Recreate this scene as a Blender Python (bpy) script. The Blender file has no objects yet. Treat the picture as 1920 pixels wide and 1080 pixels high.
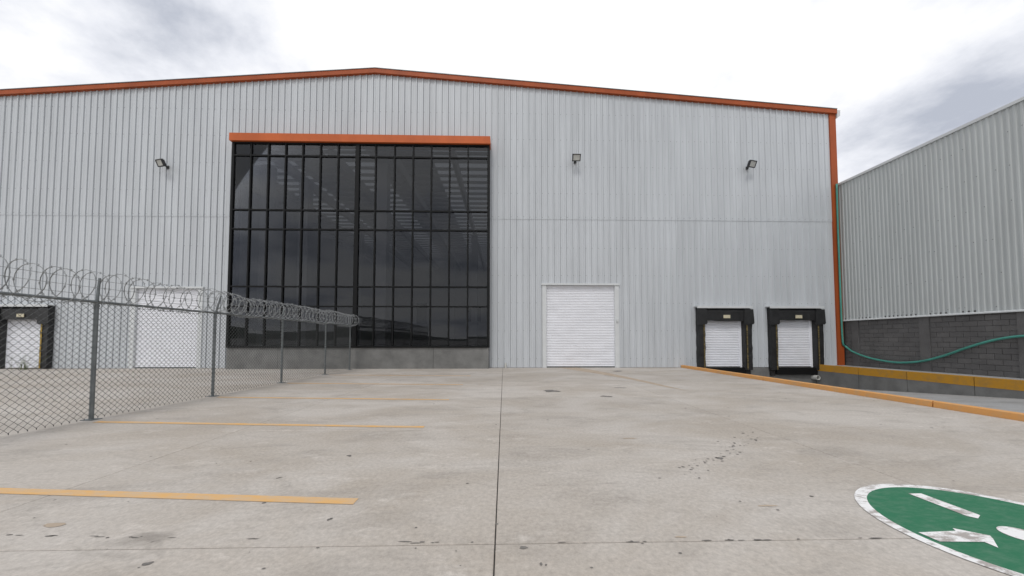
import bpy, math, random
from mathutils import Vector, Matrix
R = math.radians
rnd = random.Random(7)
scene = bpy.context.scene
C = scene.collection

# ------------------------------------------------------------------ camera
F, PPY, PITCH, YAW, H = 640.0, 612.4, R(2.2), R(-1.34), 1.4      # photo pixels (1920 wide)
cam = bpy.data.cameras.new('camera'); co = bpy.data.objects.new('camera', cam); C.objects.link(co)
cam.sensor_width = 36; cam.lens = 36 * F / 1920
cam.shift_y = (PPY - 540) / 1920
cam.clip_start = 0.05; cam.clip_end = 5000
co.location = (0, 0, H); co.rotation_euler = (R(90) + PITCH, 0, YAW)
scene.camera = co
ROT = Matrix.Rotation(YAW, 3, 'Z') @ Matrix.Rotation(PITCH, 3, 'X')
def ray(px, py): return ROT @ Vector(((px - 960) / F, 1.0, -(py - PPY) / F))
def G(px, py, z=0.0): r = ray(px, py); return Vector((0, 0, H)) + r * ((z - H) / r.z)
def P(px, py, Y): r = ray(px, py); return Vector((0, 0, H)) + r * (Y / r.y)
def PX(px, py, X): r = ray(px, py); return Vector((0, 0, H)) + r * (X / r.x)

# ------------------------------------------------------------------ world, sun, exposure
SUN_EL, SUN_AZ = R(55), R(196)       # azimuth clockwise from +Y
w = bpy.data.worlds.new('World'); scene.world = w; w.use_nodes = True
n, l = w.node_tree.nodes, w.node_tree.links
n.clear()
def wn(t, **k):
    x = n.new(t)
    for a, b in k.items(): setattr(x, a, b)
    return x
out = wn('ShaderNodeOutputWorld'); bg = wn('ShaderNodeBackground')
sky = wn('ShaderNodeTexSky', sky_type='NISHITA', sun_disc=False, sun_elevation=SUN_EL, sun_rotation=SUN_AZ)
skym = wn('ShaderNodeVectorMath', operation='SCALE'); skym.inputs[3].default_value = 0.11
tc = wn('ShaderNodeTexCoord'); sep = wn('ShaderNodeSeparateXYZ')
l.new(tc.outputs['Generated'], sep.inputs[0])
zz = wn('ShaderNodeMath', operation='MAXIMUM'); l.new(sep.outputs['Z'], zz.inputs[0]); zz.inputs[1].default_value = 0.0
za = wn('ShaderNodeMath', operation='ADD'); l.new(zz.outputs[0], za.inputs[0]); za.inputs[1].default_value = 0.22
cb = wn('ShaderNodeCombineXYZ'); l.new(sep.outputs['X'], cb.inputs[0]); l.new(sep.outputs['Y'], cb.inputs[1])
dv = wn('ShaderNodeVectorMath', operation='DIVIDE'); l.new(cb.outputs[0], dv.inputs[0])
cz = wn('ShaderNodeCombineXYZ')
for i in range(3): l.new(za.outputs[0], cz.inputs[i])
l.new(cz.outputs[0], dv.inputs[1])
mp = wn('ShaderNodeMapping'); l.new(dv.outputs[0], mp.inputs[0]); mp.inputs['Location'].default_value = (6.2, 5.1, 0); mp.inputs['Scale'].default_value = (0.85, 1.0, 1)
n1 = wn('ShaderNodeTexNoise'); n1.inputs['Scale'].default_value = 1.15; n1.inputs['Detail'].default_value = 9; n1.inputs['Roughness'].default_value = 0.56; n1.inputs['Distortion'].default_value = 0.35
l.new(mp.outputs[0], n1.inputs['Vector'])
n2 = wn('ShaderNodeTexNoise'); n2.inputs['Scale'].default_value = 2.6; n2.inputs['Detail'].default_value = 8; n2.inputs['Roughness'].default_value = 0.6
l.new(mp.outputs[0], n2.inputs['Vector'])
shade = wn('ShaderNodeValToRGB')      # cloud brightness
e = shade.color_ramp.elements
e[0].position = 0.30; e[0].color = (0.50, 0.535, 0.62, 1)
e[1].position = 0.55; e[1].color = (1.08, 1.08, 1.08, 1)
m_ = shade.color_ramp.elements.new(0.45); m_.color = (0.87, 0.89, 0.95, 1)
nm = wn('ShaderNodeMath', operation='MULTIPLY_ADD'); l.new(n2.outputs['Fac'], nm.inputs[0]); nm.inputs[1].default_value = 0.5; nm.inputs[2].default_value = -0.25
na = wn('ShaderNodeMath', operation='ADD'); l.new(n1.outputs['Fac'], na.inputs[0]); l.new(nm.outputs[0], na.inputs[1])
l.new(na.outputs[0], shade.inputs[0])
cover = wn('ShaderNodeValToRGB'); cover.color_ramp.elements[0].position = 0.10; cover.color_ramp.elements[1].position = 0.24
l.new(n2.outputs['Fac'], cover.inputs[0])
mix = wn('ShaderNodeMix', data_type='RGBA')
l.new(cover.outputs[0], mix.inputs['Factor']); l.new(sky.outputs[0], skym.inputs[0])
l.new(skym.outputs[0], mix.inputs['A']); l.new(shade.outputs[0], mix.inputs['B'])
l.new(mix.outputs['Result'], bg.inputs['Color']); bg.inputs['Strength'].default_value = 1.0
l.new(bg.outputs[0], out.inputs[0])
sl = bpy.data.lights.new('sun', 'SUN'); sl.energy = 1.1; sl.angle = R(14); sl.color = (1, 0.965, 0.92)
so = bpy.data.objects.new('sun', sl); C.objects.link(so)
sd = Vector((math.sin(SUN_AZ) * math.cos(SUN_EL), math.cos(SUN_AZ) * math.cos(SUN_EL), math.sin(SUN_EL)))
so.rotation_euler = sd.to_track_quat('Z', 'Y').to_euler(); so.location = (0, -10, 30)
vs = scene.view_settings; vs.view_transform = 'Standard'; vs.look = 'None'; vs.exposure = 0; vs.gamma = 1; vs.use_curve_mapping = False

# ------------------------------------------------------------------ materials
def mat(name, col, rough=0.6, metal=0.0, var=0.0, scale=3.0, col2=None, bump=0.0, bscale=40.0, stretch=(1, 1, 1), spec=0.5, emit=0, streak=None):
    m = bpy.data.materials.new(name); m.use_nodes = True
    nt = m.node_tree; N, L = nt.nodes, nt.links
    b = N['Principled BSDF']
    b.inputs['Base Color'].default_value = (*col, 1); b.inputs['Roughness'].default_value = rough; b.inputs['Metallic'].default_value = metal
    b.inputs['Specular IOR Level'].default_value = spec
    g = N.new('ShaderNodeNewGeometry'); mpn = N.new('ShaderNodeMapping'); mpn.inputs['Scale'].default_value = stretch
    L.new(g.outputs['Position'], mpn.inputs[0])
    if var or col2:
        a = N.new('ShaderNodeTexNoise'); a.inputs['Scale'].default_value = scale; a.inputs['Detail'].default_value = 7; a.inputs['Roughness'].default_value = 0.62
        L.new(mpn.outputs[0], a.inputs['Vector'])
        rp = N.new('ShaderNodeValToRGB'); rp.color_ramp.elements[0].position = 0.32; rp.color_ramp.elements[1].position = 0.68
        c2 = col2 or tuple(c * (1 - var) for c in col)
        c1 = col if col2 else tuple(min(1, c * (1 + var)) for c in col)
        rp.color_ramp.elements[0].color = (*c2, 1); rp.color_ramp.elements[1].color = (*c1, 1)
        L.new(a.outputs['Fac'], rp.inputs[0]); L.new(rp.outputs[0], b.inputs['Base Color'])
    if bump:
        bn = N.new('ShaderNodeTexNoise'); bn.inputs['Scale'].default_value = bscale; bn.inputs['Detail'].default_value = 6
        L.new(mpn.outputs[0], bn.inputs['Vector'])
        bp = N.new('ShaderNodeBump'); bp.inputs['Strength'].default_value = bump; bp.inputs['Distance'].default_value = 0.02
        L.new(bn.outputs['Fac'], bp.inputs['Height']); L.new(bp.outputs[0], b.inputs['Normal'])
    return m

def vary(m, amt):
    N, L = m.node_tree.nodes, m.node_tree.links; b = N['Principled BSDF']
    src = b.inputs['Base Color'].links[0].from_socket
    oi = N.new('ShaderNodeObjectInfo'); mr = N.new('ShaderNodeMapRange'); mr.inputs['To Min'].default_value = 1 - amt; mr.inputs['To Max'].default_value = 1 + amt
    L.new(oi.outputs['Random'], mr.inputs['Value']); sc = N.new('ShaderNodeVectorMath'); sc.operation = 'SCALE'
    L.new(src, sc.inputs[0]); L.new(mr.outputs[0], sc.inputs[3]); L.new(sc.outputs[0], b.inputs['Base Color']); return m

def concrete_mat(name, a, b, c):
    """a pale, b warm, c dark: three noise scales mixed, fine speckle, bump"""
    m = bpy.data.materials.new(name); m.use_nodes = True
    N, L = m.node_tree.nodes, m.node_tree.links
    bs = N['Principled BSDF']; bs.inputs['Roughness'].default_value = 0.78; bs.inputs['Specular IOR Level'].default_value = 0.35
    g = N.new('ShaderNodeNewGeometry')
    def noise(sc, det, rough, stretch=(1, 1, 1), dist=0.0):
        mp_ = N.new('ShaderNodeMapping'); mp_.inputs['Scale'].default_value = stretch; L.new(g.outputs['Position'], mp_.inputs[0])
        t = N.new('ShaderNodeTexNoise'); t.inputs['Scale'].default_value = sc; t.inputs['Detail'].default_value = det; t.inputs['Roughness'].default_value = rough; t.inputs['Distortion'].default_value = dist
        L.new(mp_.outputs[0], t.inputs['Vector']); return t.outputs['Fac']
    def ramp(fac, p0, p1, c0=(0, 0, 0), c1=(1, 1, 1)):
        r_ = N.new('ShaderNodeValToRGB'); r_.color_ramp.elements[0].position = p0; r_.color_ramp.elements[1].position = p1
        r_.color_ramp.elements[0].color = (*c0, 1); r_.color_ramp.elements[1].color = (*c1, 1); L.new(fac, r_.inputs[0]); return r_.outputs[0]
    def mixc(f, x, y):
        k = N.new('ShaderNodeMix'); k.data_type = 'RGBA'
        if isinstance(f, float): k.inputs['Factor'].default_value = f
        else: L.new(f, k.inputs['Factor'])
        for s_, v in (('A', x), ('B', y)):
            if isinstance(v, tuple): k.inputs[s_].default_value = (*v, 1)
            else: L.new(v, k.inputs[s_])
        return k.outputs['Result']
    base = mixc(ramp(noise(0.6, 9, 0.66, (0.6, 1, 1), 0.5), 0.40, 0.60), a, b)
    base = mixc(ramp(noise(1.9, 9, 0.72, (0.4, 1.0, 1), 0.7), 0.50, 0.74), base, c)
    base = mixc(ramp(noise(3.2, 10, 0.75, (0.5, 1.0, 1), 0.3), 0.56, 0.72), base, tuple(v * 1.16 for v in a))
    base = mixc(ramp(noise(0.9, 6, 0.6, (0.3, 1.4, 1), 1.2), 0.66, 0.76), base, tuple(v * 0.92 for v in c))
    fine = ramp(noise(26, 9, 0.8), 0.28, 0.72, (0.68, 0.68, 0.68), (1.18, 1.18, 1.18))
    mul = N.new('ShaderNodeMix'); mul.data_type = 'RGBA'; mul.blend_type = 'MULTIPLY'; mul.inputs['Factor'].default_value = 1
    L.new(base, mul.inputs['A']); L.new(fine, mul.inputs['B'])
    spots = ramp(noise(5.5, 3, 0.5), 0.735, 0.765)
    col = mixc(spots, mul.outputs['Result'], (0.12, 0.11, 0.10))
    L.new(col, bs.inputs['Base Color'])
    bp = N.new('ShaderNodeBump'); bp.inputs['Strength'].default_value = 0.25; bp.inputs['Distance'].default_value = 0.01
    L.new(noise(35, 8, 0.7), bp.inputs['Height']); L.new(bp.outputs[0], bs.inputs['Normal'])
    return m

def worn_paint(name, col, under, thr=0.5, scale=9.0, soft=0.12):
    m = bpy.data.materials.new(name); m.use_nodes = True
    N, L = m.node_tree.nodes, m.node_tree.links
    bs = N['Principled BSDF']; bs.inputs['Roughness'].default_value = 0.7; bs.inputs['Specular IOR Level'].default_value = 0.3
    g = N.new('ShaderNodeNewGeometry'); mp_ = N.new('ShaderNodeMapping'); mp_.inputs['Scale'].default_value = (0.5, 1, 1); L.new(g.outputs['Position'], mp_.inputs[0])
    t = N.new('ShaderNodeTexNoise'); t.inputs['Scale'].default_value = scale; t.inputs['Detail'].default_value = 9; t.inputs['Roughness'].default_value = 0.72
    L.new(mp_.outputs[0], t.inputs['Vector'])
    r_ = N.new('ShaderNodeValToRGB'); r_.color_ramp.elements[0].position = thr - soft; r_.color_ramp.elements[1].position = thr + soft
    r_.color_ramp.elements[0].color = (*under, 1); r_.color_ramp.elements[1].color = (*col, 1)
    L.new(t.outputs['Fac'], r_.inputs[0]); L.new(r_.outputs[0], bs.inputs['Base Color'])
    return m

M = {}
M['slab'] = concrete_mat('concrete_slab', (0.515, 0.478, 0.438), (0.43, 0.385, 0.335), (0.345, 0.315, 0.283))
vary(M['slab'], 0.035)
M['ramp'] = concrete_mat('concrete_ramp', (0.40, 0.40, 0.40), (0.33, 0.33, 0.325), (0.25, 0.25, 0.245))
M['plinth'] = mat('plinth_concrete', (0.17, 0.17, 0.165), 0.85, var=0.22, scale=1.6, bump=0.3)
M['joint'] = mat('joint_filler', (0.06, 0.056, 0.052), 0.9, var=0.5, scale=5)
M['earth'] = mat('far_ground', (0.30, 0.29, 0.27), 0.95, var=0.2, scale=0.1)
M['hill'] = mat('hill_scrub', (0.055, 0.065, 0.05), 0.95, var=0.3, scale=0.02)
M['clad'] = mat('cladding_paint', (0.525, 0.55, 0.575), 0.42, var=0.07, scale=0.9, stretch=(2.2, 2.2, 0.25), spec=0.4)
M['clad_n'] = mat('cladding_neighbour', (0.47, 0.495, 0.495), 0.45, var=0.06, scale=0.8, stretch=(2, 2, 0.3), spec=0.4)
vary(M['clad'], 0.022); vary(M['clad_n'], 0.03)
M['trim_white'] = mat('trim_white', (0.60, 0.62, 0.63), 0.45, var=0.05, scale=2)
M['orange'] = mat('orange_trim', (0.34, 0.074, 0.020), 0.5, var=0.14, scale=1.2, stretch=(1, 1, 0.4), spec=0.25)
M['orange_bay'] = mat('orange_bay_trim', (0.50, 0.115, 0.032), 0.5, var=0.10, scale=1.2, stretch=(1, 1, 0.4), spec=0.25)
M['screw'] = mat('screw_washer', (0.10, 0.105, 0.11), 0.6)
M['shutter'] = mat('shutter_white', (0.82, 0.83, 0.87), 0.35, var=0.05, scale=1.3, stretch=(1, 1, 2), spec=0.5)
M['black_alu'] = mat('black_aluminium', (0.006, 0.0065, 0.007), 0.55, spec=0.2)
M['vinyl'] = mat('black_vinyl', (0.016, 0.016, 0.017), 0.5, var=0.4, scale=3, bump=0.6, bscale=6)
M['stripe'] = worn_paint('guide_stripe', (0.50, 0.34, 0.06), (0.10, 0.08, 0.045), 0.47, 14)
M['stripe_dull'] = worn_paint('guide_stripe_dull', (0.20, 0.15, 0.06), (0.03, 0.028, 0.022), 0.5, 14)
M['plate'] = mat('tag_plate', (0.55, 0.50, 0.36), 0.5, var=0.3, scale=30)
M['galv'] = mat('galvanised_steel', (0.15, 0.165, 0.17), 0.45, metal=0.3, var=0.2, scale=6)
M['wire'] = mat('mesh_wire', (0.06, 0.065, 0.065), 0.6)
M['razor'] = mat('razor_tape', (0.25, 0.26, 0.265), 0.38, metal=0.5, var=0.3, scale=8)
M['yellow_line'] = worn_paint('parking_paint', (0.68, 0.40, 0.15), (0.52, 0.42, 0.31), 0.45, 7, 0.16)
M['kerb_paint'] = worn_paint('kerb_paint', (0.66, 0.33, 0.11), (0.50, 0.33, 0.18), 0.40, 6, 0.14)
M['band_paint'] = worn_paint('band_paint', (0.50, 0.25, 0.025), (0.34, 0.20, 0.06), 0.40, 5, 0.14)
M['sym_green'] = worn_paint('green_paint', (0.022, 0.155, 0.078), (0.085, 0.20, 0.13), 0.40, 16, 0.16)
M['sym_white'] = worn_paint('white_paint', (0.80, 0.80, 0.80), (0.38, 0.35, 0.33), 0.47, 9, 0.05)
M['block'] = mat('painted_block', (0.112, 0.109, 0.109), 0.85, var=0.16, scale=1.5, bump=0.5, bscale=30)
M['block2'] = mat('painted_block_pale', (0.124, 0.120, 0.119), 0.85, var=0.16, scale=1.5, bump=0.5, bscale=30)
M['mortar'] = mat('mortar', (0.10, 0.097, 0.096), 0.9)
M['hose'] = mat('teal_hose', (0.06, 0.27, 0.22), 0.4, var=0.15, scale=3)
M['pvc'] = mat('pvc', (0.55, 0.55, 0.52), 0.4)
M['dark_hole'] = mat('dark_inside', (0.015, 0.015, 0.015), 0.9)
M['stain'] = mat('oil_stain', (0.15, 0.14, 0.13), 0.7, var=0.4, scale=12)
M['rust'] = mat('rust_stain', (0.40, 0.325, 0.25), 0.8, var=0.15, scale=4)
M['int_wall'] = mat('interior_wall', (0.50, 0.50, 0.50), 0.7, var=0.05)
M['int_steel'] = mat('interior_steel', (0.55, 0.55, 0.55), 0.5)
M['int_floor'] = mat('interior_floor', (0.30, 0.30, 0.29), 0.4, var=0.1)
M['leaf'] = mat('weed_leaf', (0.10, 0.13, 0.04), 0.7, var=0.4, scale=20)
M['lamp_body'] = mat('lamp_body', (0.025, 0.026, 0.028), 0.45)
M['lamp_glass'] = mat('lamp_lens', (0.50, 0.50, 0.47), 0.15, var=0.2, scale=25)
def glass_mat():
    m = bpy.data.materials.new('tinted_glass'); m.use_nodes = True
    N, L = m.node_tree.nodes, m.node_tree.links; N.clear()
    o = N.new('ShaderNodeOutputMaterial'); mx = N.new('ShaderNodeMixShader'); fr = N.new('ShaderNodeFresnel'); fr.inputs[0].default_value = 1.5
    t = N.new('ShaderNodeBsdfTransparent'); t.inputs[0].default_value = (0.60, 0.605, 0.62, 1)
    gl = N.new('ShaderNodeBsdfGlossy'); gl.inputs['Roughness'].default_value = 0.012; gl.inputs['Color'].default_value = (0.75, 0.77, 0.8, 1)
    L.new(fr.outputs[0], mx.inputs[0]); L.new(t.outputs[0], mx.inputs[1]); L.new(gl.outputs[0], mx.inputs[2]); L.new(mx.outputs[0], o.inputs[0])
    return m
M['glass'] = glass_mat()
def added_skylight_mat():  # for the roof strips added to light the interior
    m = bpy.data.materials.new('translucent_sheet'); m.use_nodes = True
    N, L = m.node_tree.nodes, m.node_tree.links; N.clear()
    o = N.new('ShaderNodeOutputMaterial'); t = N.new('ShaderNodeBsdfTranslucent'); t.inputs[0].default_value = (0.105, 0.11, 0.115, 1); L.new(t.outputs[0], o.inputs[0])
    return m
M['added_skylight'] = added_skylight_mat()

# ------------------------------------------------------------------ mesh helpers
class MB:
    def __init__(s): s.v = []; s.f = []
    def add(s, vs, fs):
        k = len(s.v); s.v += [tuple(p) for p in vs]; s.f += [tuple(i + k for i in q) for q in fs]
    def box(s, x0, x1, y0, y1, z0, z1):
        s.add([(x0,y0,z0),(x1,y0,z0),(x1,y1,z0),(x0,y1,z0),(x0,y0,z1),(x1,y0,z1),(x1,y1,z1),(x0,y1,z1)],
              [(0,3,2,1),(4,5,6,7),(0,1,5,4),(1,2,6,5),(2,3,7,6),(3,0,4,7)]); return s
    def bevbox(s, x0, x1, y0, y1, z0, z1, b):
        """box with its four vertical-ish top edges chamfered"""
        s.add([(x0,y0,z0),(x1,y0,z0),(x1,y1,z0),(x0,y1,z0),(x0,y0,z1-b),(x1,y0,z1-b),(x1,y1,z1-b),(x0,y1,z1-b),
               (x0+b,y0+b,z1),(x1-b,y0+b,z1),(x1-b,y1-b,z1),(x0+b,y1-b,z1)],
              [(0,3,2,1),(8,9,10,11),(0,1,5,4),(1,2,6,5),(2,3,7,6),(3,0,4,7),(4,5,9,8),(5,6,10,9),(6,7,11,10),(7,4,8,11)]); return s
    def prism(s, poly, axis, a, b):
        """poly: 2-D outline; extruded along axis from a to b. axis 'y': poly=(x,z); 'x': poly=(y,z); 'z': poly=(x,y)"""
        def p3(q, t): return {'y': (q[0], t, q[1]), 'x': (t, q[0], q[1]), 'z': (q[0], q[1], t)}[axis]
        k = len(poly)
        s.add([p3(q, a) for q in poly] + [p3(q, b) for q in poly],
              [tuple(range(k))[::-1], tuple(range(k, 2 * k))] + [(i, (i + 1) % k, (i + 1) % k + k, i + k) for i in range(k)]); return s
    def tube(s, path, r, sides=6, closed_ends=True):
        path = [Vector(p) for p in path]; k0 = len(s.v); up = None
        for i, p in enumerate(path):
            d = (path[min(i + 1, len(path) - 1)] - path[max(i - 1, 0)]).normalized()
            if up is None: up = Vector((0, 0, 1)) if abs(d.z) < 0.9 else Vector((1, 0, 0))
            a = d.cross(up).normalized(); up = a.cross(d).normalized()
            rr = r[i] if isinstance(r, (list, tuple)) else r
            for j in range(sides):
                t = 2 * math.pi * j / sides; s.v.append(tuple(p + a * (rr * math.cos(t)) + up * (rr * math.sin(t))))
        for i in range(len(path) - 1):
            for j in range(sides):
                a0 = k0 + i * sides + j; a1 = k0 + i * sides + (j + 1) % sides
                s.f.append((a0, a1, a1 + sides, a0 + sides))
        if closed_ends:
            s.f.append(tuple(range(k0, k0 + sides))[::-1]); e_ = k0 + (len(path) - 1) * sides; s.f.append(tuple(range(e_, e_ + sides)))
        return s
    def mesh(s, name, m, smooth=False):
        me = bpy.data.meshes.new(name); me.from_pydata(s.v, [], s.f); me.update()
        me.materials.append(m)
        if smooth: me.polygons.foreach_set('use_smooth', [True] * len(me.polygons))
        return me
    def obj(s, name, m, parent=None, smooth=False):
        return link(name, s.mesh(name, m, smooth), parent)
def link(name, me, parent=None, loc=None):
    o = bpy.data.objects.new(name, me); C.objects.link(o)
    if parent is not None: o.parent = parent
    if loc is not None: o.location = loc
    return o
def tag(o, label=None, cat=None, group=None, kind=None):
    for k, v in (('label', label), ('category', cat), ('group', group), ('kind', kind)):
        if v: o[k] = v
    return o
def empty(name, loc=(0, 0, 0)):
    o = bpy.data.objects.new(name, None); C.objects.link(o); o.location = loc; o.empty_display_size = 0.2; return o

# ================================================================== SETTING
D = 17.1                 # facade plane
KX0, KX1 = 8.90, 9.07    # kerb
WX = 15.85               # retaining wall face
NX = 17.42               # neighbouring wall plane
def rampz(y): return min(0.0, max(-0.97, -0.0835 * (y - 5.3)))
# --- far ground: one sheet with a hole for the ramp well
b = MB()
Lg = 1500
for (x0, x1, y0, y1) in ((-Lg, KX1, -Lg, Lg), (WX + 0.2, Lg, -Lg, Lg), (KX1, WX + 0.2, -Lg, 4.9), (KX1, WX + 0.2, D + 0.5, Lg)):
    b.add([(x0, y0, -0.03), (x1, y0, -0.03), (x1, y1, -0.03), (x0, y1, -0.03)], [(0, 1, 2, 3)])
tag(b.obj('ground', M['earth']), kind='structure')
# --- concrete yard: filler bed plus slabs
yb = MB().box(-34.0, KX0 + 0.005, -6.4, D + 0.4, -0.028, -0.018).obj('yard', M['joint']); tag(yb, kind='structure')
xs = [-32.6 + 4.07 * i for i in range(9)]; xs = [-0.06 + 4.03 * k for k in range(-8, 3)]; xs[-1] = KX0 + 0.003
ys = [-6.4] + [2.40 + 3.0 * k for k in range(-2, 6)]; ys = [y for y in ys if y < D - 0.5] + [D + 0.35]
slabs = {}
for i in range(len(xs) - 1):
    for j in range(len(ys) - 1):
        wx, wy = round(xs[i + 1] - xs[i], 3), round(ys[j + 1] - ys[j], 3)
        if (wx, wy) not in slabs:
            g = 0.0045
            slabs[(wx, wy)] = MB().bevbox(g, wx - g, g, wy - g, -0.026, 0, 0.004).mesh('slab', M['slab'])
        link('slab', slabs[(wx, wy)], yb, (xs[i], ys[j], 0))
# --- painted bay lines
for k, yy in enumerate((0.55, 3.04, 5.556, 8.05, 10.72, 13.3)):
    t = 0.055; s_ = 0.085
    x0, x1 = -6.95, -1.28
    bb = MB().add([(x0, yy - t - s_ * (x0 - x1), 0.004), (x1, yy - t, 0.004), (x1, yy + t, 0.004), (x0, yy + t - s_ * (x0 - x1), 0.004)], [(0, 1, 2, 3)])
    m_b = MB(); m_b.add([(x0, yy - t - s_ * (x0 - x1), 0.004), (x1, yy - t, 0.004), (x1, yy + t, 0.004), (x0, yy + t - s_ * (x0 - x1), 0.004)], [(0, 1, 2, 3)])
    m_b.obj('parking_line', M['yellow_line'], yb)
# --- accessible parking symbol
CX, CY, CR = 3.725, 2.44, 0.84
def disc(r, z, k=72): return [(CX + r * math.cos(2 * math.pi * i / k), CY + r * math.sin(2 * math.pi * i / k), z) for i in range(k)]
d = MB(); d.add(disc(CR - 0.06, 0.005), [tuple(range(72))])
sym = d.obj('accessible_parking_symbol', M['sym_green'], yb)
rg = MB(); rg.add(disc(CR, 0.0055) + disc(CR - 0.078, 0.0055), [(i, (i + 1) % 72, 72 + (i + 1) % 72, 72 + i) for i in range(72)])
rg.obj('ring', M['sym_white'], sym)
def ground_poly(name, pts, m, par, z):
    q = MB(); q.add([G(x, y, z) for x, y in pts], [tuple(range(len(pts)))]); return q.obj(name, m, par)
ground_poly('figure_arm', ((1703, 925), (1727, 925), (1838, 966), (1834, 972), (1812, 967)), M['sym_white'], sym, 0.009)
ground_poly('figure_leg', ((1722, 998), (1792, 995), (1786, 990), (1856, 1004), (1862, 1010), (1872, 1027), (1846, 1016), (1762, 1015)), M['sym_white'], sym, 0.009)
hd = MB(); c0 = G(1921, 1003, 0.009); hd.add([(c0.x + 0.12 * math.cos(t * math.pi / 12), c0.y + 0.115 * math.sin(t * math.pi / 12), 0.009) for t in range(24)], [tuple(range(24))]); hd.obj('figure_head', M['sym_white'], sym)
# --- stains and marks with a shape of their own
def blob(px, py, rx, ry, m=M['stain'], name='stain', k=18, z=0.003):
    c = G(px, py); ph = [rnd.uniform(0.15, 1.5) for _ in range(k)]
    ph = [(ph[i] + ph[i - 1] + ph[(i + 1) % k]) / 3 for i in range(k)]
    q = MB(); q.add([(c.x + rx * ph[i] * math.cos(2 * math.pi * i / k), c.y + ry * ph[i] * math.sin(2 * math.pi * i / k), z) for i in range(k)], [tuple(range(k))])
    q.obj(name, m, yb)
blob(1030, 733, 0.33, 0.30); blob(618, 974, 0.022, 0.028); blob(982, 1027, 0.03, 0.018); blob(1015, 1058, 0.012, 0.014); blob(1023, 1060, 0.009, 0.012)
blob(1350, 860, 0.045, 0.05); blob(1160, 696, 0.22, 0.25); blob(1162, 727, 0.2, 0.12); blob(1135, 743, 0.16, 0.12); blob(280, 1057, 0.03, 0.02); blob(655, 855, 0.035, 0.025)
for k in range(70):
    t = rnd.random(); px = 1285 + 135 * t + rnd.gauss(0, 10); py = 882 - 66 * t + rnd.gauss(0, 9)
    s_ = rnd.uniform(0.004, 0.018); blob(px, py, s_ * 1.3, s_, k=8)
for k in range(46):
    px, py = rnd.uniform(60, 1700), rnd.uniform(715, 1070); s_ = rnd.uniform(0.004, 0.014) * (1 if py > 800 else 2.2); blob(px, py, s_ * 1.5, s_, k=8)
for k in range(34):
    px = rnd.uniform(10, 1690); py = 1003 + (px / 935) * 17 if px < 935 else 1020 - (px - 935) / 745 * 12
    blob(px, py + rnd.uniform(-1.5, 1.5), rnd.uniform(0.01, 0.05), rnd.uniform(0.004, 0.008), k=10)
# rusty run-off from the roller door
pts = [(1045, 689.2), (1085, 689.2), (1140, 699), (1215, 715), (1290, 733), (1240, 724), (1185, 712), (1110, 699)]
ground_poly('stain', pts, M['rust'], yb, 0.0025)
for (a_, b_, r1, r2) in ((1440, 948, 0.10, 0.02), (1275, 1007, 0.05, 0.012), (1180, 822, 0.12, 0.03), (100, 985, 0.08, 0.03), (900, 722, 0.10, 0.05)):
    blob(a_, b_, r1, r2, M['rust'])
# --- kerb along the truck well
kb = MB().box(KX0 + 0.008, KX1 + 0.1, -6.4, D - 0.02, -0.9, -0.012).obj('kerb', M['ramp']); tag(kb, kind='structure')
yk = [-6.4, -1.2, 3.0, 6.95, 11.6, D - 0.03]
for i in range(len(yk) - 1):
    q = MB(); a_, c_ = yk[i] + 0.012, yk[i + 1] - 0.012
    q.prism([(KX0 + 0.01, -0.01), (KX0 + 0.016, 0.112), (KX0 + 0.03, 0.125), (KX1 - 0.02, 0.125), (KX1, 0.112), (KX1 + 0.003, -0.01)], 'y', a_, c_)
    q.obj('kerbstone', M['kerb_paint'], kb)
# --- sunken loading ramp
yr = [4.9, 5.3, 8, 11, 14, D - 0.05]
q = MB()
for i in range(len(yr) - 1):
    a_, c_ = yr[i], yr[i + 1]
    q.add([(KX1 + 0.1, a_, rampz(a_) - 0.004), (WX + 0.1, a_, rampz(a_) - 0.004), (WX + 0.1, c_, rampz(c_) - 0.004), (KX1 + 0.1, c_, rampz(c_) - 0.004)], [(0, 1, 2, 3)])
tag(q.obj('loading_ramp', M['ramp']), kind='structure')
# --- strip of paving between well wall and neighbouring wall
tag(MB().box(WX + 0.2, NX + 0.1, -6.4, D + 2, -0.02, 0.10).obj('pavement', M['ramp']), kind='structure')
# --- hills far behind the camera (seen mirrored in the glass)
q = MB(); kk = 90
for i in range(kk + 1):
    t = i / kk; x = -1400 + 2800 * t; y = -900 - 250 * math.sin(t * 3.1)
    hgt = 38 + 26 * math.sin(t * 9 + 1) + 14 * math.sin(t * 23) + rnd.uniform(-3, 3)
    q.v += [(x, y, -1), (x, y - 60, max(8, hgt)), (x, y - 400, -1)]
for i in range(kk):
    a_ = i * 3; q.f += [(a_, a_ + 3, a_ + 4, a_ + 1), (a_ + 1, a_ + 4, a_ + 5, a_ + 2)]
tag(q.obj('hills', M['hill'], smooth=True), kind='structure')

# ================================================================== WAREHOUSE
wh = empty('warehouse', (0, D, 0)); tag(wh, 'large grey ribbed metal warehouse with orange roof edge and black glazed bay', 'warehouse')
wh.location = (0, 0, 0)
FY = D - 0.16                                     # fascia front
ridge = P(703, 127, FY); rE = P(1565, 203.5, FY); lE = P(0, 168, FY)
sl_r = (rE.z - ridge.z) / (rE.x - ridge.x); sl_l = (ridge.z - lE.z) / (ridge.x - lE.x)
XR = P(1572, 450, D).x; XL = -30.0
def top(x): return ridge.z + (sl_r * (x - ridge.x) if x > ridge.x else sl_l * (x - ridge.x))
FH = 0.24
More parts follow.
